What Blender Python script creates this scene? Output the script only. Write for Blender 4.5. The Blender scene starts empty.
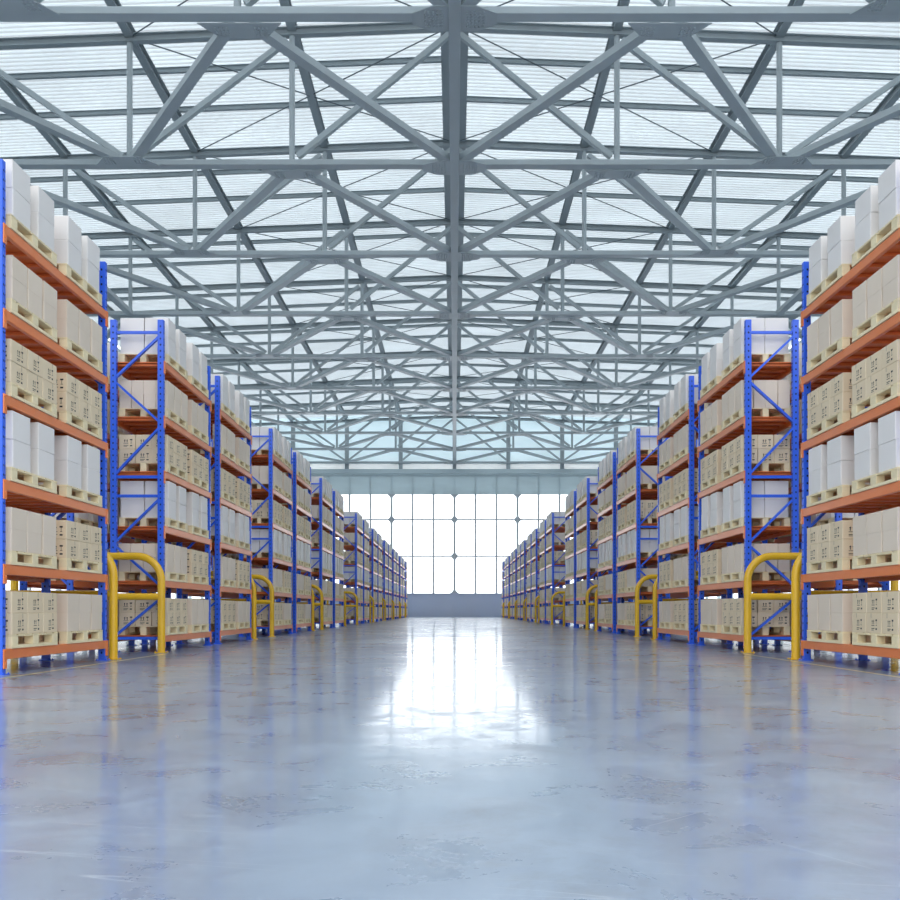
import bpy, math, random
from mathutils import Vector, Matrix
random.seed(7)
SC = bpy.context.scene
COL = SC.collection
F = 950.0                      # focal length in pixels of the 900 px frame
HC = 0.65                      # camera height

# ------------------------------------------------------------------ materials
def mat(name, col, rough=0.5, metal=0.0, spec=0.5, coat=0.0, noise=None, bump=None):
    m = bpy.data.materials.new(name); m.use_nodes = True
    nt = m.node_tree; b = nt.nodes['Principled BSDF']
    b.inputs['Base Color'].default_value = (*col, 1)
    b.inputs['Roughness'].default_value = rough
    b.inputs['Metallic'].default_value = metal
    b.inputs['Specular IOR Level'].default_value = spec
    b.inputs['Coat Weight'].default_value = coat
    b.inputs['Coat Roughness'].default_value = 0.3
    tc = nt.nodes.new('ShaderNodeTexCoord')
    if noise:
        scale, amt = noise
        n = nt.nodes.new('ShaderNodeTexNoise'); n.inputs['Scale'].default_value = scale
        n.inputs['Detail'].default_value = 4
        nt.links.new(tc.outputs['Object'], n.inputs['Vector'])
        oi = nt.nodes.new('ShaderNodeObjectInfo')
        ad = nt.nodes.new('ShaderNodeMath'); ad.operation = 'ADD'
        nt.links.new(n.outputs['Fac'], ad.inputs[0])
        ml = nt.nodes.new('ShaderNodeMath'); ml.operation = 'MULTIPLY_ADD'
        nt.links.new(oi.outputs['Random'], ml.inputs[0]); ml.inputs[1].default_value = 0.5; ml.inputs[2].default_value = -0.25
        nt.links.new(ml.outputs[0], ad.inputs[1])
        r = nt.nodes.new('ShaderNodeMapRange')
        r.inputs['From Min'].default_value = 0.1; r.inputs['From Max'].default_value = 0.9
        r.inputs['To Min'].default_value = 1 - amt; r.inputs['To Max'].default_value = 1 + amt * .6
        nt.links.new(ad.outputs[0], r.inputs['Value'])
        vm = nt.nodes.new('ShaderNodeVectorMath'); vm.operation = 'SCALE'
        vm.inputs[0].default_value = col
        nt.links.new(r.outputs[0], vm.inputs['Scale'])
        nt.links.new(vm.outputs[0], b.inputs['Base Color'])
    if bump:
        scale, st = bump
        n = nt.nodes.new('ShaderNodeTexNoise'); n.inputs['Scale'].default_value = scale
        nt.links.new(tc.outputs['Object'], n.inputs['Vector'])
        bp = nt.nodes.new('ShaderNodeBump'); bp.inputs['Strength'].default_value = st
        bp.inputs['Distance'].default_value = 0.004
        nt.links.new(n.outputs['Fac'], bp.inputs['Height'])
        nt.links.new(bp.outputs[0], b.inputs['Normal'])
    return m

M = {}
M['steel'] = mat('painted_grey_steel', (0.42, 0.48, 0.505), 0.36, 0.0, 0.6, noise=(0.7, 0.10))
M['steel_dark'] = mat('grey_roof_beam_paint', (0.34, 0.395, 0.42), 0.45, 0.0, 0.5, noise=(0.7, 0.08))
M['rod'] = mat('dark_rod_steel', (0.12, 0.15, 0.17), 0.5, 0.3)
M['blue'] = mat('blue_rack_paint', (0.03, 0.135, 0.82), 0.30, 0.0, 0.5, noise=(2.0, 0.08))
M['hole'] = mat('dark_perforation', (0.006, 0.012, 0.06), 0.8)
M['orange'] = mat('orange_beam_paint', (0.84, 0.205, 0.035), 0.38, 0.0, 0.9, 0.35, noise=(1.5, 0.06))
M['deck'] = mat('orange_deck_paint', (0.72, 0.17, 0.04), 0.45, 0.0, 0.5, noise=(1.5, 0.08))
M['yellow'] = mat('yellow_guard_paint', (0.80, 0.47, 0.015), 0.25, 0.0, 0.6, noise=(2.0, 0.05))
M['pallet'] = mat('pale_pallet_wood', (0.88, 0.76, 0.50), 0.75, noise=(6.0, 0.12), bump=(60, .3))
M['white'] = mat('white_cardboard', (0.83, 0.80, 0.775), 0.6, noise=(1.2, 0.04), bump=(40, .12))
M['plain'] = mat('pale_cardboard', (0.79, 0.675, 0.55), 0.65, noise=(1.5, 0.06), bump=(40, .15))
M['tan'] = mat('tan_cardboard', (0.78, 0.645, 0.45), 0.65, noise=(1.5, 0.06), bump=(40, .15))
M['ink'] = mat('black_print_ink', (0.03, 0.03, 0.03), 0.6)
M['tape'] = mat('parcel_tape', (0.62, 0.50, 0.34), 0.35)
M['wallgrey'] = mat('grey_wall_cladding', (0.60, 0.70, 0.73), 0.55, noise=(0.3, 0.05))
M['walldado'] = mat('blue_grey_wall_panel', (0.60, 0.66, 0.80), 0.5, noise=(0.3, 0.05))
M['mullion'] = mat('window_mullion_paint', (0.60, 0.64, 0.66), 0.45)
M['yline'] = mat('worn_yellow_floor_paint', (0.62, 0.52, 0.25), 0.35, noise=(9, 0.3))

def glass():
    m = bpy.data.materials.new('window_glass'); m.use_nodes = True
    nt = m.node_tree; nt.nodes.clear()
    o = nt.nodes.new('ShaderNodeOutputMaterial'); mx = nt.nodes.new('ShaderNodeMixShader')
    t = nt.nodes.new('ShaderNodeBsdfTransparent'); g = nt.nodes.new('ShaderNodeBsdfGlossy')
    g.inputs['Roughness'].default_value = 0.03
    t.inputs['Color'].default_value = (0.96, 0.98, 0.99, 1)
    mx.inputs[0].default_value = 0.05
    nt.links.new(t.outputs[0], mx.inputs[1]); nt.links.new(g.outputs[0], mx.inputs[2])
    nt.links.new(mx.outputs[0], o.inputs['Surface'])
    return m
M['glass'] = glass()

def roof_mat(name, D, T):
    m = bpy.data.materials.new(name); m.use_nodes = True
    nt = m.node_tree; nt.nodes.clear()
    N = nt.nodes.new; L = nt.links.new
    o = N('ShaderNodeOutputMaterial'); ad = N('ShaderNodeAddShader')
    d = N('ShaderNodeBsdfDiffuse'); t = N('ShaderNodeBsdfTranslucent')
    tc = N('ShaderNodeTexCoord'); sp = N('ShaderNodeSeparateXYZ'); L(tc.outputs['Object'], sp.inputs[0])
    mp = N('ShaderNodeMapping'); mp.inputs['Scale'].default_value = (0.25, 0.6, 1)
    L(tc.outputs['Object'], mp.inputs[0])
    ns = N('ShaderNodeTexNoise'); ns.inputs['Scale'].default_value = 1.0; L(mp.outputs[0], ns.inputs['Vector'])
    r = N('ShaderNodeMapRange'); r.inputs['To Min'].default_value = 0.85; r.inputs['To Max'].default_value = 1.08
    L(ns.outputs['Fac'], r.inputs['Value'])
    fac = r.outputs[0]
    if name.startswith('translucent_corr'):          # rib shading put into the colour: darker lower flats of the corrugation
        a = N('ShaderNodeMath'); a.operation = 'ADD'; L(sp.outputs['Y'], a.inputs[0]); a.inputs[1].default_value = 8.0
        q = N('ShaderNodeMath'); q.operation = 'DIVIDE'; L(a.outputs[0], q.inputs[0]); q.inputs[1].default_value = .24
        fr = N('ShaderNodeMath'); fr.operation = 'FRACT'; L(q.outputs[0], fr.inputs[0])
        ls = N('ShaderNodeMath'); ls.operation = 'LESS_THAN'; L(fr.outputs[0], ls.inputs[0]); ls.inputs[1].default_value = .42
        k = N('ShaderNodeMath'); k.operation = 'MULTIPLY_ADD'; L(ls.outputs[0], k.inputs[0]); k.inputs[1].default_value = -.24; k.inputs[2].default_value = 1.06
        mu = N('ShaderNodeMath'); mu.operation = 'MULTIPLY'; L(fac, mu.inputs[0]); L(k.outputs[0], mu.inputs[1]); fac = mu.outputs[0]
    for sh, c in ((d, D), (t, T)):
        vm = N('ShaderNodeVectorMath'); vm.operation = 'SCALE'; vm.inputs[0].default_value = c
        L(fac, vm.inputs['Scale']); L(vm.outputs[0], sh.inputs['Color'])
    L(d.outputs[0], ad.inputs[0]); L(t.outputs[0], ad.inputs[1]); L(ad.outputs[0], o.inputs['Surface'])
    return m
ROOF_T = (0.262, 0.278, 0.285)
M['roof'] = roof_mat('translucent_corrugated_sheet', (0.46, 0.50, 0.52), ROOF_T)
M['wallgrey2'] = roof_mat('grey_translucent_panel', (0.58, 0.66, 0.68), (0.17, 0.19, 0.195))
M['wallpale'] = roof_mat('translucent_gable_sheet', (0.60, 0.67, 0.70), (0.36, 0.39, 0.395))
M['band'] = roof_mat('translucent_light_band', (0.7, 0.72, 0.72), (0.5, 0.51, 0.51))

def floor_mat():
    m = bpy.data.materials.new('polished_concrete'); m.use_nodes = True
    nt = m.node_tree; N = nt.nodes.new; L = nt.links.new
    b = nt.nodes['Principled BSDF']
    tc = N('ShaderNodeTexCoord')
    def noise(scale, detail=5, rough=.6, vec=None, dist=0):
        n = N('ShaderNodeTexNoise'); n.inputs['Scale'].default_value = scale
        n.inputs['Detail'].default_value = detail; n.inputs['Roughness'].default_value = rough
        n.inputs['Distortion'].default_value = dist
        L(vec if vec else tc.outputs['Object'], n.inputs['Vector']); return n.outputs['Fac']
    def rng(v, a, b_, c, d):
        r = N('ShaderNodeMapRange'); r.inputs[1].default_value = a; r.inputs[2].default_value = b_
        r.inputs[3].default_value = c; r.inputs[4].default_value = d; L(v, r.inputs[0]); return r.outputs[0]
    def math_(op, a, b_):
        n = N('ShaderNodeMath'); n.operation = op
        for i, v in enumerate((a, b_)):
            if isinstance(v, (int, float)): n.inputs[i].default_value = v
            elif v is not None: L(v, n.inputs[i])
        return n.outputs[0]
    big = noise(0.35, 4); med = noise(2.2, 6, .65, dist=.6); fine = noise(14, 6, .7)
    c = N('ShaderNodeMix'); c.data_type = 'RGBA'
    c.inputs['A'].default_value = (0.19, 0.245, 0.34, 1); c.inputs['B'].default_value = (0.36, 0.44, 0.545, 1)
    L(rng(math_('ADD', math_('MULTIPLY', big, .5), math_('MULTIPLY', med, .5)), .35, .65, 0, 1), c.inputs['Factor'])
    # worn blotches
    blot = rng(noise(2.6, 10, .75, dist=.5), .50, .66, 0, 1)
    where = rng(noise(0.30, 2), .42, .55, 0, 1)
    bl = math_('MULTIPLY', blot, where)
    c2 = N('ShaderNodeMix'); c2.data_type = 'RGBA'; L(c.outputs['Result'], c2.inputs['A'])
    c2.inputs['B'].default_value = (0.24, 0.26, 0.29, 1); L(math_('MULTIPLY', bl, .75), c2.inputs['Factor'])
    # scratches: thin level lines of stretched, rotated noises
    scr = None
    for i, (rot, sc_) in enumerate(((0.5, (3.4, .09, 1)), (-0.8, (3.0, .07, 1)), (1.35, (3.8, .08, 1)))):
        mp = N('ShaderNodeMapping'); mp.vector_type = 'TEXTURE'
        mp.inputs['Rotation'].default_value = (0, 0, rot); mp.inputs['Location'].default_value = (i * 13.7, i * 5.1, 0)
        L(tc.outputs['Object'], mp.inputs[0])
        m2 = N('ShaderNodeMapping'); m2.inputs['Scale'].default_value = sc_; L(mp.outputs[0], m2.inputs[0])
        nn = noise(1.0, 1, .3, vec=m2.outputs[0])
        line = rng(math_('ABSOLUTE', math_('SUBTRACT', nn, .5), None), .0, .0016, 1, 0)
        gate = rng(noise(0.9, 3, vec=mp.outputs[0]), .52, .60, 0, 1)
        l2 = math_('MULTIPLY', line, gate)
        scr = l2 if scr is None else math_('MAXIMUM', scr, l2)
    c3 = N('ShaderNodeMix'); c3.data_type = 'RGBA'; L(c2.outputs['Result'], c3.inputs['A'])
    c3.inputs['B'].default_value = (0.66, 0.70, 0.74, 1); L(math_('MULTIPLY', scr, .5), c3.inputs['Factor'])
    L(c3.outputs['Result'], b.inputs['Base Color'])
    ro = math_('ADD', rng(med, .35, .65, .24, .38), math_('MULTIPLY', bl, .2))
    ro = math_('ADD', ro, math_('MULTIPLY', scr, .3))
    L(ro, b.inputs['Roughness'])
    b.inputs['Specular IOR Level'].default_value = 0.8
    b.inputs['Coat IOR'].default_value = 1.4
    L(math_('SUBTRACT', .62, math_('MULTIPLY', bl, .4)), b.inputs['Coat Weight'])
    L(rng(big, .35, .65, .06, .12), b.inputs['Coat Roughness'])
    bp = N('ShaderNodeBump'); bp.inputs['Strength'].default_value = 0.4; bp.inputs['Distance'].default_value = 0.002
    hsum = math_('ADD', math_('MULTIPLY', noise(5.0, 3), 1.0), math_('MULTIPLY', fine, .25))
    hsum = math_('SUBTRACT', hsum, math_('MULTIPLY', bl, .5))
    L(hsum, bp.inputs['Height']); L(bp.outputs[0], b.inputs['Normal'])
    b2_ = N('ShaderNodeBump'); b2_.inputs['Strength'].default_value = 0.32; b2_.inputs['Distance'].default_value = 0.002
    L(hsum, b2_.inputs['Height']); L(b2_.outputs[0], b.inputs['Coat Normal'])
    return m
M['floor'] = floor_mat()

# ------------------------------------------------------------------ mesh builder
class MB:
    def __init__(s): s.v = []; s.f = []; s.m = []
    def add(s, vs, fs, mi=0):
        o = len(s.v); s.v += [tuple(v) for v in vs]; s.f += [tuple(i + o for i in f) for f in fs]; s.m += [mi] * len(fs)
    def box(s, x0, x1, y0, y1, z0, z1, mi=0):
        s.add([(x0,y0,z0),(x1,y0,z0),(x1,y1,z0),(x0,y1,z0),(x0,y0,z1),(x1,y0,z1),(x1,y1,z1),(x0,y1,z1)],
              [(0,3,2,1),(4,5,6,7),(0,1,5,4),(1,2,6,5),(2,3,7,6),(3,0,4,7)], mi)
    def bbox(s, x0, x1, y0, y1, z0, z1, b=.006, mi=0):
        """box with every edge bevelled by b"""
        xs, ys, zs = (x0, x1), (y0, y1), (z0, z1); vs = []; idx = {}
        for i in (0,1):
            for j in (0,1):
                for k in (0,1):
                    sx, sy, sz = (b if i == 0 else -b), (b if j == 0 else -b), (b if k == 0 else -b)
                    for a, p in enumerate(((xs[i], ys[j]+sy, zs[k]+sz), (xs[i]+sx, ys[j], zs[k]+sz), (xs[i]+sx, ys[j]+sy, zs[k]))):
                        idx[(i,j,k,a)] = len(vs); vs.append(p)
        g = lambda i,j,k,a: idx[(i,j,k,a)]
        fs = []
        for i in (0,1):
            q = [g(i,0,0,0), g(i,1,0,0), g(i,1,1,0), g(i,0,1,0)]; fs.append(q if i else q[::-1])
            q = [g(0,i,0,1), g(0,i,1,1), g(1,i,1,1), g(1,i,0,1)]; fs.append(q if i else q[::-1])
            q = [g(0,0,i,2), g(1,0,i,2), g(1,1,i,2), g(0,1,i,2)]; fs.append(q if i else q[::-1])
        for i in (0,1):
            for j in (0,1):
                q = [g(i,j,0,0), g(i,j,0,1), g(i,j,1,1), g(i,j,1,0)]; fs.append(q if (i ^ j) else q[::-1])
                q = [g(i,0,j,0), g(i,0,j,2), g(i,1,j,2), g(i,1,j,0)]; fs.append(q[::-1] if (i ^ j) else q)
                q = [g(0,i,j,1), g(0,i,j,2), g(1,i,j,2), g(1,i,j,1)]; fs.append(q if (i ^ j) else q[::-1])
                for k in (0,1):
                    q = [g(i,j,k,0), g(i,j,k,1), g(i,j,k,2)]; fs.append(q if (i ^ j ^ k) else q[::-1])
        s.add(vs, fs, mi)
    def bar(s, a, b, w, h, up=(0,0,1), mi=0):
        """rectangular bar from a to b, w wide sideways and h high along up"""
        a, b = Vector(a), Vector(b); d = (b - a).normalized(); u = Vector(up)
        sd = d.cross(u).normalized(); u2 = sd.cross(d).normalized()
        vs = []
        for p in (a, b):
            for (i, j) in ((-1,-1),(1,-1),(1,1),(-1,1)):
                vs.append(p + sd*(i*w/2) + u2*(j*h/2))
        s.add(vs, [(0,3,2,1)[::-1], (4,5,6,7)[::-1], (0,1,5,4)[::-1], (1,2,6,5)[::-1], (2,3,7,6)[::-1], (3,0,4,7)[::-1]], mi)
    def ibeam(s, a, b, w, h, t=.025, up=(0,0,1)):
        u = Vector(up)*(h/2 - t/2)
        s.bar(Vector(a)+u, Vector(b)+u, w, t, up); s.bar(Vector(a)-u, Vector(b)-u, w, t, up)
        s.bar(a, b, t, h - 2*t, up)
    def tube(s, pts, r, n=12, mi=0, caps=True):
        pts = [Vector(p) for p in pts]; o = len(s.v); prev = None
        for i, p in enumerate(pts):
            d = (pts[min(i+1, len(pts)-1)] - pts[max(i-1, 0)]).normalized()
            if prev is None:
                ref = Vector((0,0,1)) if abs(d.z) < .9 else Vector((0,1,0))
                u = d.cross(ref).normalized()
            else:
                u = (prev - d * prev.dot(d)).normalized()
            prev = u; w = d.cross(u)
            for k in range(n):
                a = 2*math.pi*k/n; s.v.append(tuple(p + u*(r*math.cos(a)) + w*(r*math.sin(a))))
        for i in range(len(pts)-1):
            for k in range(n):
                s.f.append((o+i*n+k, o+i*n+(k+1)%n, o+(i+1)*n+(k+1)%n, o+(i+1)*n+k)); s.m.append(mi)
        if caps:
            s.f.append(tuple(o+k for k in range(n))[::-1]); s.m.append(mi)
            e = o+(len(pts)-1)*n; s.f.append(tuple(e+k for k in range(n))); s.m.append(mi)
    def disc(s, c, nrm, r, n=8, mi=0, sy=1.0):
        nrm = Vector(nrm); u = nrm.cross(Vector((0,0,1))).normalized(); w = u.cross(nrm).normalized()
        if abs(nrm.z) > .9: u, w = Vector((1,0,0)), Vector((0,1,0))
        c = Vector(c)
        vs = [c + u*(r*math.cos(2*math.pi*k/n)) + w*(r*sy*math.sin(2*math.pi*k/n)) for k in range(n)]
        f = tuple(range(n))
        if (Vector(vs[1])-Vector(vs[0])).cross(Vector(vs[2])-Vector(vs[1])).dot(nrm) < 0: f = f[::-1]
        s.add(vs, [f], mi)
    def prism(s, poly, z0, z1, mi=0):
        n = len(poly)
        vs = [(x,y,z0) for x,y in poly] + [(x,y,z1) for x,y in poly]
        fs = [tuple(range(n))[::-1], tuple(range(n,2*n))] + [(i,(i+1)%n,n+(i+1)%n,n+i) for i in range(n)]
        s.add(vs, fs, mi)
    def merge(s, o, loc=(0,0,0), mi=None):
        x, y, z = loc; b = len(s.v)
        s.v += [(p[0]+x, p[1]+y, p[2]+z) for p in o.v]; s.f += [tuple(i+b for i in f) for f in o.f]; s.m += o.m
    def mesh(s, name, mats, smooth=False):
        me = bpy.data.meshes.new(name); me.from_pydata(s.v, [], s.f)
        for m in (mats if isinstance(mats, (list, tuple)) else [mats]): me.materials.append(m)
        if any(s.m): me.polygons.foreach_set('material_index', s.m)
        if smooth:
            me.polygons.foreach_set('use_smooth', [True]*len(s.f))
            me.set_sharp_from_angle(angle=math.radians(40))
        me.update(); return me

def link(name, data, parent=None, loc=(0,0,0), rz=0):
    o = bpy.data.objects.new(name, data); COL.objects.link(o)
    o.location = loc
    if rz: o.rotation_euler = (0,0,rz)
    if parent: o.parent = parent
    return o
def tag(o, label, cat, group=None, kind=None):
    if label: o['label'] = label
    if cat: o['category'] = cat
    if group: o['group'] = group
    if kind: o['kind'] = kind
    return o
def thing(name, label, cat, loc=(0,0,0), group=None, kind=None, rz=0):
    o = link(name, None, None, loc, rz); o.empty_display_size = .1
    return tag(o, label, cat, group, kind)
def structure(name, mb, m, label=None, parent=None, loc=(0,0,0)):
    me = mb.mesh(name, m); o = link(name, me, parent, loc)
    if parent is None: o['kind'] = 'structure'
    if label: o['label'] = label
    return o
ORD = ['zeroth','first','second','third','fourth','fifth','sixth','seventh','eighth','ninth','tenth','eleventh','twelfth',
       'thirteenth','fourteenth','fifteenth','sixteenth','seventeenth','eighteenth','nineteenth','twentieth']
SIDE = {-1: 'left', 1: 'right'}

SKY, GLOW = 4.0, 1.7
# ------------------------------------------------------------------ layout
RX = 4.55                      # rack face
RD = 0.83                      # rack depth
RX2 = 5.97                     # second row behind
BL = 2.89                      # bay length
LV = [4.557, 3.70, 2.84, 1.976, 1.12, 0.26]     # shelf tops, from the top
FH = 5.2                       # upright height
MODS = [(9.56, 1)] + [(14.85 + 8.88*i, 2) for i in range(3)] + [(44.3 + 8.88*i, 2) for i in range(5)] + [(88.75, 1)]
BAYS = []                      # (y0, first of its module)
for y0, n in MODS:
    for j in range(n): BAYS.append((y0 + j*3.55, j == 0))
WALLY = 95.0

# ------------------------------------------------------------------ setting: floor, roof, back wall
mb = MB(); mb.box(-24, 24, -8, WALLY+.3, -.2, 0)
structure('floor', mb, M['floor'], 'glossy blue grey polished concrete floor of the main aisle')

mb = MB()                      # corrugated sheet, ribs run across the hall, gable ridge over the aisle
def roof_z(x): return 20.51 - .04*abs(x)
prof = []; y = -8.0; per = .24
while y < WALLY + .2:
    prof += [(y, 0), (y+.10, 0), (y+.12, .10), (y+.22, .10)]; y += per
o0 = 0
for X in (-24, 0, 24):
    for (yy, dz) in prof: mb.v.append((X, yy, roof_z(X)+dz))
n = len(prof)
for r in (0, 1):
    for i in range(n-1):
        mb.f.append((r*n+i, (r+1)*n+i, (r+1)*n+i+1, r*n+i+1)); mb.m.append(0)
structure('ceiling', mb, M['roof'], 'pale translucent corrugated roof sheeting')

# back wall
PITCH = 2.1
mb = MB(); mb.box(-24, 24, WALLY, WALLY+.25, 0, 2.37)
for i in range(-11, 12): mb.box(i*PITCH-.045, i*PITCH+.045, WALLY-.05, WALLY, .0, 2.37)
mb.box(-24, 24, WALLY-.06, WALLY, 2.27, 2.37)
structure('wall_back_lower', mb, M['walldado'], 'blue grey panelled lower part of the far wall')
mb = MB(); mb.box(-24, 24, WALLY, WALLY+.25, 12.26, 14.75)
for i in range(-11, 12): mb.box(i*PITCH-.06, i*PITCH+.06, WALLY-.14, WALLY, 12.26, 14.1)
mb.box(-24, 24, WALLY-.05, WALLY, 14.08, 14.15)
structure('wall_back_middle', mb, M['wallgrey2'], 'grey panelled band above the far windows')
mb = MB(); mb.box(-24, 24, WALLY-.35, WALLY, 14.3, 14.75)
structure('trim_1', mb, M['wallgrey'], 'grey beam across the far wall above the windows')
mb = MB(); mb.prism([(-24, 0), (24, 0), (24, .25), (-24, .25)], 14.75, 15.3)
structure('wall_back_band', mb, M['band'], 'pale strip of far wall above the grey beam', loc=(0, WALLY, 0))
mb = MB()
vs = [(-24,0,15.3),(24,0,15.3),(24,0,roof_z(24)),(0,0,roof_z(0)),(-24,0,roof_z(24))]
vs2 = [(a,.25,c) for a,_,c in vs]
mb.add(vs+vs2, [(0,1,2,3,4),(9,8,7,6,5),(0,5,6,1),(1,6,7,2),(2,7,8,3),(3,8,9,4),(4,9,5,0)])
structure('wall_back_gable', mb, M['wallpale'], 'pale gable cladding of the far wall', loc=(0, WALLY, 0))
for i in range(-4, 5):
    mb = MB(); x = i*5.37; mb.ibeam((x, WALLY-.2, 14.75), (x, WALLY-.2, roof_z(x)-.55), .38, .36, .04, up=(0,1,0))
    structure('trim_%d' % (i+6), mb, M['steel'])
for s_, nm in ((-1, 'left'), (1, 'right')):
    mb = MB()
    mb.box(-.12, .12, -8, WALLY, 0, 1.35); mb.box(-.12, .12, -8, WALLY, 2.5, 19.4)
    for i in range(26): mb.box(-.12, .12, -8+i*4.11, -8+i*4.11+.25, 1.35, 2.5)
    structure('wall_' + nm, mb, M['wallgrey'], 'grey side wall of the hall with a low window band', loc=(s_*24.12, 0, 0))
    g = MB(); g.box(-.01, .01, -8, WALLY, 1.35, 2.5)
    structure('window_%d' % (9 if s_ < 0 else 10), g, M['glass'], 'low strip window of the side wall', loc=(s_*24.12, 0, 0))
# windows: seven frames of three lights each between the thick mullions
TR = [2.37, 6.08, 9.74, 12.26]
def diamond(mbx, x, z, r, half=None):
    pts = [(-r,0),(0,-r),(r,0),(0,r)]
    if half == 'up': pts = [(-r,0),(r,0),(0,r)]
    if half == 'down': pts = [(-r,0),(0,-r),(r,0)]
    n = len(pts)
    a = [(x+p, WALLY-.06, z+q) for p,q in pts]; b = [(x+p, WALLY+.02, z+q) for p,q in pts]
    mbx.add(a+b, [tuple(range(n)), tuple(range(n,2*n))[::-1]] + [(i,n+i,n+(i+1)%n,(i+1)%n) for i in range(n)])
for w in range(-4, 4):
    x0, x1 = w*3*PITCH, (w+1)*3*PITCH
    x0, x1 = max(x0, -24), min(x1, 24)
    g = MB(); g.box(x0, x1, WALLY+.10, WALLY+.112, 2.37, 12.26)
    root = link('window_%d' % (w+5), None); root['kind'] = 'structure'; root['label'] = 'tall bright gridded window in the far wall'
    gl = link('glass', g.mesh('pane', M['glass']), root)
    fr = MB()
    for z in TR[1:3]: fr.box(x0, x1, WALLY-.01, WALLY+.12, z-.07, z+.07)
    for k in (1, 2):
        x = x0 + k*PITCH if x1-x0 > 6 else None
        if x is not None: fr.box(x-.085, x+.085, WALLY-.03, WALLY+.14, 2.37, 12.26)
    fr.box(x0, x0+.02, WALLY-.01, WALLY+.12, 2.37, 12.26)
    link('frame', fr.mesh('window_frame', M['mullion']), root)
for i in range(-3, 4):
    x = i*3*PITCH; mb = MB(); mb.box(x-.12, x+.12, WALLY-.05, WALLY+.16, 2.37, 12.26)
    for z in TR[1:3]: diamond(mb, x, z, .42)
    diamond(mb, x, 12.26, .42, 'down'); diamond(mb, x, 2.37, .42, 'up')
    structure('trim_%d' % (i+14), mb, M['mullion'], 'thick window mullion with diamond plates at its joints')

# yellow floor lines
for sx in (-1, 1):
    mb = MB(); mb.box(sx*4.33-.022, sx*4.33+.022, 4.0, 14.2, 0.0, .002)
    o = structure('trim_%d' % (22 if sx < 0 else 23), mb, M['yline'], 'thin worn yellow line painted on the floor along the %s rack' % SIDE[sx])

# ------------------------------------------------------------------ roof steel
TS = 7.91; T0 = 23.5
TY = [T0 + TS*k for k in range(-1, 10)]
ZB = 15.4; NX = 5.37
def ztc(x): return 19.98 - .04*abs(x)

def bolts(mb, cx, cy, z, nx, ny, dx=.10, dy=.10):
    for i in range(nx):
        for j in range(ny):
            x, y = cx + (i-(nx-1)/2)*dx, cy + (j-(ny-1)/2)*dy
            mb.tube([(x, y, z), (x, y, z-.025)], .026, 6)
def gusset_side(direction, w=1.05):
    """horizontal plate under the chord reaching along Y in `direction`"""
    mb = MB(); d = direction
    poly = [(-w, .0), (w, .0), (w*.55, .62*d), (-w*.55, .62*d)]
    if d < 0: poly = poly[::-1]
    mb.prism(poly, -.125, -.10)
    for s_ in (-1, 1): bolts(mb, s_*.5, .34*d, -.125, 4, 4, .10, .11)
    return mb
G_far = gusset_side(1).mesh('gusset_plate', M['steel']); G_near = gusset_side(-1).mesh('gusset_plate', M['steel'])
cm = MB(); cm.prism([(-1.05,-.22),(-.55,-.5),(.55,-.5),(1.05,-.22),(1.05,.22),(.55,.5),(-.55,.5),(-1.05,.22)], -.125, -.10)
for s_ in (-1,1): bolts(cm, s_*.52, 0, -.125, 5, 6, .1, .12)
G_mid = cm.mesh('gusset_plate', M['steel'])
for k, Y in enumerate(TY):
    if k == 0: continue
    lab = ('steel roof truss spanning the hall, %s from the camera' % ORD[k]) if k else ''
    if k == 10: lab = 'steel roof truss standing against the far gable wall'
    t = thing('roof_truss', lab, 'truss', (0, Y, ZB), 'steel trusses under the roof')
    mb = MB(); mb.bbox(-23.5, 23.5, -.18, .18, -.09, .09, .012)
    link('bottom_chord', mb.mesh('bottom_chord', M['steel']), t)
    for s_ in (-1, 1):
        mb = MB(); mb.ibeam((0, 0, ztc(0)-ZB), (s_*23.5, 0, ztc(23.5)-ZB), .24, .26)
        link('top_chord', mb.mesh('top_chord', M['steel_dark']), t)
    for i in range(-4, 5):
        x = i*NX; mb = MB(); mb.tube([(x, 0, .09), (x, 0, ztc(x)-ZB-.14)], .095, 12)
        link('vertical', mb.mesh('vertical', M['steel'], True), t)
    for s_ in (-1, 1):
        for a, b in ((1, 0), (2, 1), (2, 3)):
            p = Vector((s_*a*NX, 0, .1)); q = Vector((s_*b*NX, 0, ztc(b*NX)-ZB-.15))
            d = (q-p).normalized(); mb = MB(); mb.bar(p+d*.25, q-d*.2, .17, .2, up=(0,1,0))
            link('diagonal', mb.mesh('diagonal', M['steel']), t)
    for i in range(-4, 5):
        if i == 0: link('gusset', G_mid, t)
        elif i % 2: link('gusset', G_far, t, (i*NX, .17, 0))
        else: link('gusset', G_near, t, (i*NX, -.17, 0))

# diagonal struts in the plane of the bottom chords
for k in range(len(TY)-1):
    ya, yb = TY[k], TY[k+1]
    for s_ in (-1, 1):
        for a, b, w in ((1, 0, 'inner'), (1, 2, 'middle'), (3, 2, 'outer'), (3, 4, 'outermost')):
            p = Vector((s_*a*NX, ya, ZB)); q = Vector((s_*b*NX, yb, ZB)); d = (q-p).normalized()
            mb = MB(); A = p+d*.5; B = q-d*.5
            mb.bar(A-q, B-q, .30, .2)
            o = link('bracing_strut', mb.mesh('bracing_strut', M['steel']), None, q)
            tag(o, '%s slanting box steel strut on the %s, between the %s and %s roof trusses' % (w, SIDE[s_], ORD[k] if k else 'overhead', ORD[k+1]),
                'strut', 'horizontal struts bracing the trusses')
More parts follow.
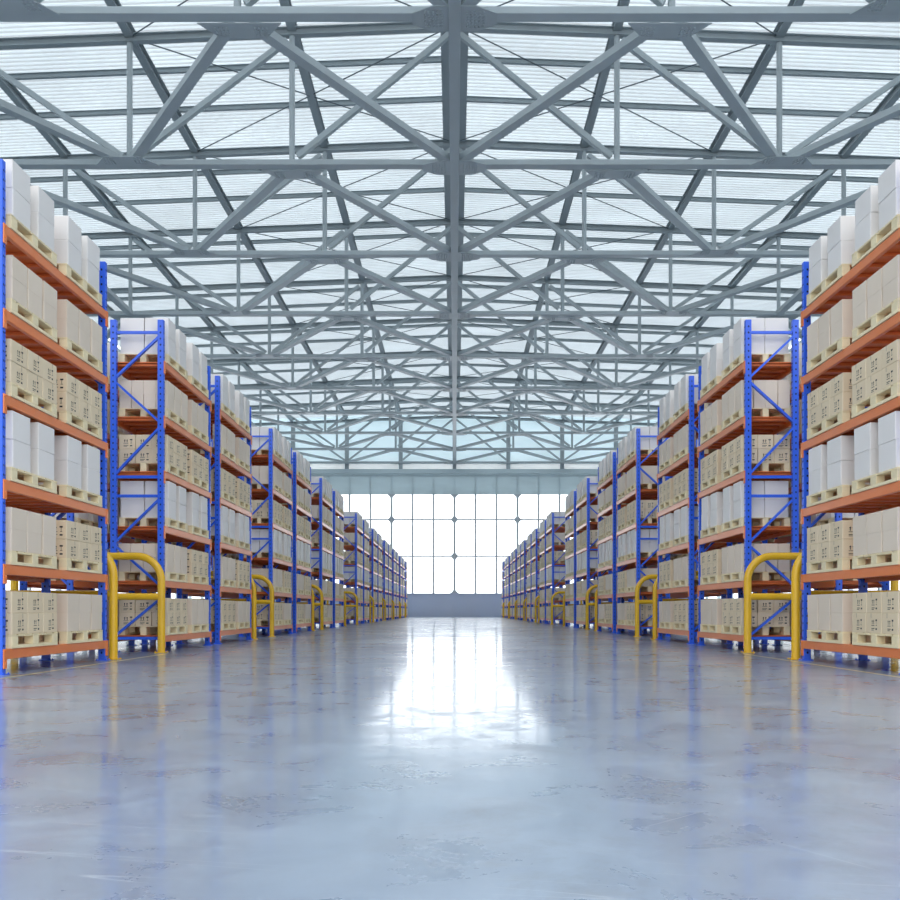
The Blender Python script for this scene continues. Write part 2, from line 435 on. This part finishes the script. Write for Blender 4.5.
# long centre beam under the chords, and the longitudinal beams under the roof
mb = MB(); mb.bbox(-.15, .15, TY[0]-.5, WALLY-.3, -.15, .15, .01)
tag(link('center_girder', mb.mesh('center_girder', M['steel']), None, (0, 0, ZB-.02)),
    'long straight grey steel beam running down the middle under the trusses', 'beam')
for s_ in (-1, 1):
    mb = MB(); mb.bbox(-.18, .18, TY[0]-.5, WALLY-.3, -.1, .1, .01)
    tag(link('edge_girder', mb.mesh('edge_girder', M['steel']), None, (s_*3*NX, 0, ZB+.02)),
        'long grey steel beam at truss foot level above the outer edge of the %s racks' % SIDE[s_], 'beam')
for i in range(-4, 5):
    x = i*NX; mb = MB()
    for dx in ((-.33, .33) if i == 0 else (0,)):
        mb.ibeam((dx, TY[0]-4, 0), (dx, WALLY-.05, 0), .28, .34)
    w = 'twin steel ridge beams along the highest line of the roof' if i == 0 else \
        '%s lengthwise roof beam out from the ridge, %s side' % (ORD[abs(i)], SIDE[1 if i > 0 else -1])
    tag(link('roof_girder', mb.mesh('roof_girder', M['steel_dark']), None, (x, 0, ztc(x)+.20)), w, 'beam', 'lengthwise beams under the roof sheets')
# purlins
y = TY[0]-TS/3*1; npur = 0
py = []
for k, Y in enumerate(TY):
    for j in (1, 2) if k < len(TY)-1 else (): py.append((k, j, Y + TS/3*j))
for k, j, Y in py:
    mb = MB()
    for s_ in (-1, 1):
        mb.ibeam((0, 0, ztc(0)+.44), (s_*23.8, 0, ztc(23.8)+.42), .12, .19, .012)
    tag(link('purlin', mb.mesh('purlin', M['steel_dark']), None, (0, Y, 0)),
        '%s thin purlin under the roof sheets behind the %s roof truss' % ('nearer' if j == 1 else 'farther', ORD[k] if k else 'overhead'), 'purlin', 'thin purlins across the roof')
# sag rods
for k in range(len(TY)-1):
    ya, yb = TY[k], TY[k+1]; ym = (ya+yb)/2
    for s_ in (-1, 1):
        for b, yy, w in ((0, ya, 'near'), (0, yb, 'far'), (2, ya, 'near'), (2, yb, 'far')):
            p = Vector((s_*NX, ym, ztc(NX)+.05)); q = Vector((s_*b*NX, yy, ztc(b*NX)+.05))
            mb = MB(); mb.tube([(0,0,0), q-p], .022, 6)
            tag(link('bracing_rod', mb.mesh('bracing_rod', M['rod']), None, p),
                '%s %s thin tie rod, %s side, behind the %s roof truss' % (w, 'inner' if b == 0 else 'outer', SIDE[s_], ORD[k] if k else 'overhead'),
                'tie rod', 'thin tie rods in the roof plane')

# ------------------------------------------------------------------ rack meshes (local: x=0 rack face, +x away from aisle; y=0 start)
def post_mesh():
    mb = MB(); w, d = .075, .095
    # C shaped upright, open to the back; face outward has perforations
    mb.bbox(0, d, 0, w, 0, FH, .006)
    z = .10
    while z < FH-.03:
        for fy, ny in ((-.0012, -1), (w+.0012, 1)):
            mb.disc((d*.5, fy, z), (0, ny, 0), .0125, 8, 1, 1.3)
        for fx, nx in ((-.0012, -1), (d+.0012, 1)):
            for yy in (w*.28, w*.72): mb.disc((fx, yy, z), (nx, 0, 0), .009, 8, 1, 1.4)
        z += .096
    return mb.mesh('rack_post', [M['blue'], M['hole']])
POST = post_mesh()
mb = MB(); mb.box(-.03, .115, -.035, .11, 0, .008)
for a in (-.015, .1): mb.tube([(a, -.02, .008), (a, -.02, .02)], .009, 6); mb.tube([(a, .095, .008), (a, .095, .02)], .009, 6)
FOOT = mb.mesh('foot_plate', M['blue'])
HB = [7.7, 4.22, 3.76, .33]; DB = [((7.6, 0), (6.62, 1)), ((6.5, 1), (5.55, 0)), ((5.4, 0), (4.3, 1)), ((3.68, 0), (2.66, 1)), ((2.55, 1), (1.62, 0)), ((1.26, 0), (.40, 1))]
def brace_mesh(flip):
  mb = MB()
  for h in HB: mb.bbox(.08, RD-.08, .022, .052, h*.65-.023, h*.65+.023, .004)
  for (za, ia), (zb, ib) in DB:
    if flip: ia, ib = 1-ia, 1-ib
    mb.bar((.075 if ia == 0 else RD-.075, .037, za*.65), (.075 if ib == 0 else RD-.075, .037, zb*.65), .034, .06, up=(0,1,0))
  return mb.mesh('frame_bracing', M['blue'])
BRACE = {-1: brace_mesh(False), 1: brace_mesh(True)}
BW = .05
mb = MB(); mb.bbox(-.012, BW-.012, .035, BL-.035, -.105, 0, .006); mb.box(.0, .02, .05, BL-.05, -.005, .0)
# the stepped inner lip of the beam
BEAM = mb.mesh('shelf_beam', M['orange'])
mb = MB(); mb.bbox(-.016, -.002, .004, .066, -.20, .0, .003); mb.bbox(-.016, .05, .06, .07, -.20, .0, .003)
for z in (-.135, -.02):
    mb.tube([(-.016, .035, z), (-.024, .035, z)], .009, 6)
CONN = mb.mesh('beam_connector', M['orange'])
mb = MB(); mb.bbox(.035, RD-.035, .075, BL-.075, -.018, -.002, .003)
for i in range(9):
    yy = .16 + i*(BL-.32)/8
    mb.bbox(.04, RD-.04, yy-.05, yy+.05, -.06, -.018, .008)
DECK = mb.mesh('shelf_deck', M['deck'])

def place(name, me, root, s_, x=0, y=0, z=0, rot=False):
    """child of a rack root; roots on the right are turned by 180 degrees, so y is measured from the far end there"""
    return link(name, me, root, (x, y, z), math.pi if rot else 0)

def rack(s_, bay, y0, row, near):
    """left racks: local +x must point to -X world. A turn by pi maps (x,y)->(-x,-y)."""
    face = RX if row == 0 else RX2
    if row == 0:
        lab = 'blue and orange pallet rack bay, %s from the camera along the %s side' % (ORD[bay], SIDE[s_])
    else:
        lab = 'rear rack bay behind the %s rack bay of the %s side' % (ORD[bay], SIDE[s_])
    root = thing('pallet_rack', lab, 'rack', (s_*face, y0 if s_ > 0 else y0+BL, 0),
                 'racks along the aisle' if row == 0 else 'racks of the rear rows', None, 0 if s_ > 0 else math.pi)
    for e in (0, 1):
        yy = 0 if e == 0 else BL
        # frame: mirrored so that posts stay within the bay
        fr = link('upright_frame', BRACE[s_], root, (0, 0 if e == 0 else BL-.075, 0))
        for px in (0, RD-.09):
            link('post', POST, fr, (px, 0, 0))
            link('foot_plate', FOOT, fr, (px, 0, 0))
    for lv, z in enumerate(LV):
        for bside in (0, 1):
            b = link('shelf_beam', BEAM, root, (0 if bside == 0 else RD, 0 if bside == 0 else BL, z), 0 if bside == 0 else math.pi)
            if near and bside == 0:
                link('connector', CONN, b, (0, 0, 0))
                c = link('connector', CONN, b, (0, BL, 0)); c.scale = (1, -1, 1)
        link('shelf_deck', DECK, root, (0, 0, z))
    return root

# ------------------------------------------------------------------ pallets and cartons (local origin: bottom centre)
PLN, PD, PH = 1.12, .78, .143
def pallet_parts():
    top = MB()
    for i in range(7):             # deck boards run into the rack, resting on three stringers
        yy = -PLN/2 + .05 + i*(PLN-.10)/6
        top.bbox(-PD/2, PD/2, yy-.05 if i in (0,6) else yy-.068, yy+.05 if i in (0,6) else yy+.068, PH-.012, PH, .002)
    for xx in (-PD/2+.05, 0, PD/2-.05): top.bbox(xx-.049, xx+.049, -PLN/2+.001, PLN/2-.001, PH-.022, PH-.012, .002)
    blk = MB(); blk.bbox(-.048, .048, -.07, .07, 0, PH-.022-.034, .003)
    skid = MB(); skid.bbox(-.049, .049, -PLN/2, PLN/2, 0, .034, .002)
    return top, blk, skid
PT, PB, PS = pallet_parts()
whole = MB(); whole.merge(PT)
BX = (-PD/2+.05, 0, PD/2-.05); BY = (-PLN/2+.072, 0, PLN/2-.072)
for xx in BX:
    whole.merge(PS, (xx, 0, 0))
    for yy in BY: whole.merge(PB, (xx, yy, .034))
PTm, PBm, PSm = PT.mesh('pallet_deck', M['pallet']), PB.mesh('pallet_block', M['pallet']), PS.mesh('pallet_skid', M['pallet'])
PWm = whole.mesh('pallet', M['pallet'])

def arrow_marks(mb, put):
    """put(u, v) -> point on the face, u sideways, v up, in metres from the face centre-bottom"""
    K = 1.35
    def quad(u0, u1, v0, v1): mb.add([put(u0*K,v0*K), put(u1*K,v0*K), put(u1*K,v1*K), put(u0*K,v1*K)], [(0,1,2,3)], 1)
    def tri(u, v, r): mb.add([put((u-r)*K,v*K), put((u+r)*K,v*K), put(u*K,(v+r*1.3)*K)], [(0,1,2)], 1)
    for u in (-.026, .002):        # two upward arrows over a line
        quad(u-.004, u+.004, .072, .097); tri(u, .095, .011)
    quad(-.040, .016, .060, .065)
    quad(.034, .062, .098, .112); quad(.046, .050, .070, .098); quad(.038, .058, .062, .067)   # glass symbol
    quad(-.040, .016, .036, .042); quad(-.040, .002, .024, .029); quad(.034, .060, .028, .042)

def carton(sx, sy, sz, printed=False, lid=False):
    mb = MB(); mb.bbox(-sx/2, sx/2, -sy/2, sy/2, 0, sz, .006)
    if lid: mb.bbox(-sx/2-.002, sx/2+.002, -sy/2-.002, sy/2+.002, sz*.5, sz+.001, .003)
    e = .0008
    # tape along the top seam, hanging a little over two faces
    if printed:
        mb.box(-.018, .018, -sy/2-e, sy/2+e, sz-.001, sz+e, 2)
        for s_ in (-1, 1):
            arrow_marks(mb, lambda u, v: (s_*(sx/2+e), -sy*.0+u*s_, v))
            arrow_marks(mb, lambda u, v: (-u*s_, s_*(sy/2+e), v))
            mb.add([(s_*(sx/2+e), a, b) for a, b in ((.060,sz-.055),(.066,sz-.055),(.066,sz-.006),(.060,sz-.006))], [(0,1,2,3)], 1)
    return mb
HWB = .292; HPB = .222
WC = carton(.375, .405, HWB); PC = carton(.186, .345, 2*HPB, lid=True); TC = carton(.252, .365, HPB, True)
MATS = {'w': M['white'], 'p': M['plain'], 't': M['tan']}
WCm = WC.mesh('white_carton', M['white']); PCm = PC.mesh('plain_carton', M['plain']); TCm = TC.mesh('printed_carton', [M['tan'], M['ink'], M['tape']])
KIND = {'w': (WC, WCm, 'white_carton', 'white carton', 2, (-.30, .30), 2, .385, HWB),
        'p': (PC, PCm, 'plain_carton', 'plain beige carton', 3, (-.378, 0, .378), 4, .193, 2*HPB),
        't': (TC, TCm, 'printed_carton', 'printed tan carton', 3, (-.375, 0, .375), 3, .258, HPB)}
SHELFTYPE = [('w','w'), ('p','p'), ('t','t'), ('w','w'), ('p','t'), ('t','p')]
SHELF = ['top shelf', 'second shelf', 'third shelf', 'fourth shelf', 'fifth shelf', 'bottom shelf']
STACKW = {2: ('nearer', 'farther'), 3: ('nearest', 'middle', 'farthest')}
ROWW = {2: ('front', 'rear'), 3: ('front', 'second-deep', 'rear'), 4: ('front', 'second-deep', 'third-deep', 'rear')}

pal, boxes = [], {'w': [], 'p': [], 't': []}
stuffp = MB(); stuffb = {k: MB() for k in 'wpt'}
rc = random.Random(3)
for bi, (y0, first) in enumerate(BAYS):
    for s_ in (-1, 1):
        rack(s_, bi+1, y0, 0, bi < 5)
        for lv in range(6):
            for pi in (0, 1):
                yc = y0 + .14 + PLN/2 + pi*1.39 + rc.uniform(-.012, .012)
                xc = s_*(RX-.028+PD/2)
                typ = SHELFTYPE[lv][pi]
                nm, z = KIND[typ], LV[lv]
                pal.append((1/yc**2, s_, bi, lv, pi, xc, yc, z, typ))
                ns, offs, nd, dp, hh = nm[4], nm[5], nm[6], nm[7], nm[8]
                for ci, oy in enumerate(offs):
                    for di in range(nd):
                        for li in ((0, 1) if typ != 'p' else (0,)):
                            front = di == 0; end = (pi == 0 and ci == 0 and first and bi > 0)
                            if not front and not end and typ != 'w': continue
                            wgt = 1 if front else (.7 if end else .02)
                            x = xc + s_*(-(nd*dp)/2 + dp*(di+.5))
                            boxes[typ].append((wgt/yc**2, s_, bi, lv, pi, ci, di, li, x + rc.uniform(-.004,.004), yc+oy+rc.uniform(-.005,.005), z+PH+li*hh, rc.uniform(-.012,.012)))
    # rear rows behind the first bays, seen through the gaps
    if bi < 7:
        for s_ in (-1, 1):
            rack(s_, bi+1, y0, 1, False)
            for lv in range(6):
                for pi in (0, 1):
                    yc = y0 + .14 + PLN/2 + pi*1.39; xc = s_*(RX2+.37); typ = SHELFTYPE[lv][pi]
                    stuffp.merge(whole, (xc, yc, LV[lv])); nm = KIND[typ]
                    for oy in nm[5]:
                        for di in range(nm[6]):
                            for li in ((0, 1) if typ != 'p' else (0,)):
                                stuffb[typ].merge(nm[0], (xc + s_*(-(nm[6]*nm[7])/2 + nm[7]*(di+.5)), yc+oy, LV[lv]+PH+li*nm[8]))
GR = {}
pal.sort(key=lambda t: -t[0])
for i, (sc_, s_, bi, lv, pi, xc, yc, z, typ) in enumerate(pal):
    if i >= 300: stuffp.merge(whole, (xc, yc, z)); continue
    lab = 'pale wooden pallet, %s of two on the %s, %s rack bay on the %s' % ('nearer' if pi == 0 else 'farther', SHELF[lv], ORD[bi+1], SIDE[s_])
    if i < 48:
        t = thing('pallet', lab, 'pallet', (xc, yc, z), 'wooden pallets on the racks')
        link('top_deck', PTm, t)
        for xx in BX:
            link('skid', PSm, t, (xx, 0, 0))
            for yy in BY: link('block', PBm, t, (xx, yy, .034))
    else:
        tag(link('pallet', PWm, None, (xc, yc, z)), lab, 'pallet', 'wooden pallets on the racks')
for typ, lst in boxes.items():
    lst.sort(key=lambda t: -t[0]); src, me, name, words_, ns, offs, nd, dp, hh = KIND[typ]
    for i, (sc_, s_, bi, lv, pi, ci, di, li, x, y, z, rz) in enumerate(lst):
        if i >= 300: stuffb[typ].merge(src, (x, y, z)); continue
        lab = '%s %s %s, %s stack, %s pallet, %s, %s rack on %s' % ('tall' if typ == 'p' else 'upper' if li else 'lower', ROWW[nd][di], words_, STACKW[ns][ci],
              'nearer' if pi == 0 else 'farther', SHELF[lv], ORD[bi+1], SIDE[s_])
        tag(link(name, me, None, (x, y, z), rz), lab, 'carton', words_ + 's on the rack shelves')
tag(link('distant_pallet', stuffp.mesh('distant_pallet', M['pallet'])), 'remaining pale pallets far down the aisle and in the rear rows', 'pallets', None, 'stuff')
for typ, nm_, mm in (('w', 'white', M['white']), ('p', 'plain beige', M['plain']), ('t', 'printed tan', [M['tan'], M['ink'], M['tape']])):
    tag(link('distant_%s_carton' % nm_.split()[0], stuffb[typ].mesh('distant_carton', mm)),
        'remaining %s cartons far down the aisle and in the rear rows' % nm_, 'cartons', None, 'stuff')

# ------------------------------------------------------------------ yellow guards
GX0, GX1, GH, GR_ = 4.53, 6.80, 1.49, .058
def hoop():
    mb = MB(); w = GX1-GX0; R = .38; pts = [(0,0,0), (0,0,.4), (0,0,.8), (0,0,GH-R)]
    for i in range(1, 13):
        a = math.pi/2*i/12; pts.append((R-R*math.cos(a), 0, GH-R+R*math.sin(a)))
    pts.append((w/2, 0, GH))
    for i in range(0, 13):
        a = math.pi/2*i/12; pts.append((w-R+R*math.sin(a), 0, GH-R+R*math.cos(a)))
    pts += [(w,0,.8), (w,0,.4), (w,0,0)]
    mb.tube(pts, GR_, 20); return mb.mesh('hoop_tube', M['yellow'], True)
HOOP = hoop()
mb = MB(); mb.tube([(.03, 0, .865), (GX1-GX0-.03, 0, .865)], GR_*.92, 20); XB = mb.mesh('crossbar', M['yellow'], True)
mb = MB(); mb.bbox(-.085, .085, -.085, .085, 0, .012, .003)
for a in (-.068, .068):
    for b in (-.068, .068): mb.tube([(a, b, .012), (a, b, .022)], .009, 6)
FP = mb.mesh('guard_foot', M['yellow'])
gy = []
b2 = 3.55 + BL
for i, (y0, n) in enumerate(MODS):
    if i: gy.append((y0 - .17, 'in front of', sum(m[1] for m in MODS[:i]) + 1))
    if i < len(MODS)-1: gy.append((y0 + (b2 if n == 2 else BL) + .16, 'behind', sum(m[1] for m in MODS[:i+1])))
for (Y, w, bn) in gy:
    for s_ in (-1, 1):
        t = thing('rack_guard', 'yellow tubular guard standing %s the %s rack bay on the %s' % (w, ORD[bn], SIDE[s_]), 'guard rail',
                  (s_*GX0, Y, 0), 'yellow guards at the rack ends', None, 0 if s_ > 0 else math.pi)
        link('hoop', HOOP, t); link('crossbar', XB, t)
        for px in (0, GX1-GX0): link('foot_plate', FP, t, (px, 0, 0))

# ------------------------------------------------------------------ light
w = bpy.data.worlds.new('hazy_sky'); SC.world = w; w.use_nodes = True
nt = w.node_tree; bg = nt.nodes['Background']
# overcast sky, brightest overhead, with a bright patch low behind the far wall
tc = nt.nodes.new('ShaderNodeTexCoord')
def wmath(op, a, b_, c_=None):
    n = nt.nodes.new('ShaderNodeMath'); n.operation = op
    for i, v in enumerate((a, b_, c_)):
        if isinstance(v, (int, float)): n.inputs[i].default_value = v
        elif v is not None: nt.links.new(v, n.inputs[i])
    return n.outputs[0]
dt = nt.nodes.new('ShaderNodeVectorMath'); dt.operation = 'DOT_PRODUCT'
dt.inputs[1].default_value = Vector((0, 1, .12)).normalized(); nt.links.new(tc.outputs['Generated'], dt.inputs[0])
sz = nt.nodes.new('ShaderNodeSeparateXYZ'); nt.links.new(tc.outputs['Generated'], sz.inputs[0])
glow = wmath('POWER', wmath('MAXIMUM', dt.outputs['Value'], 0.0), 10.0)
over = wmath('MULTIPLY_ADD', wmath('MAXIMUM', sz.outputs['Z'], 0.0), SKY*2/3, SKY/3)
class st: outputs = [wmath('MULTIPLY_ADD', glow, GLOW, over)]
nt.links.new(st.outputs[0], bg.inputs[1]); bg.inputs[0].default_value = (0.97, 0.98, 1.0, 1)

# ------------------------------------------------------------------ camera
cd = bpy.data.cameras.new('camera'); cam = bpy.data.objects.new('camera', cd); COL.objects.link(cam)
cam.location = (0, 0, HC); cam.rotation_euler = (math.pi/2, 0, 0)
cd.sensor_width = 36; cd.lens = F/900*36; cd.shift_x = -4.5/900; cd.shift_y = 160.5/900
cd.clip_end = 300; cd.clip_start = .05
SC.camera = cam
SC.view_settings.view_transform = 'Standard'; SC.view_settings.look = 'None'
SC.view_settings.gamma = 1; SC.view_settings.use_curve_mapping = False
SC.view_settings.exposure = 0.13
SC.cycles.use_denoising = True
SC.cycles.max_bounces = 8; SC.cycles.diffuse_bounces = 4; SC.cycles.glossy_bounces = 4
SC.cycles.sample_clamp_indirect = 8
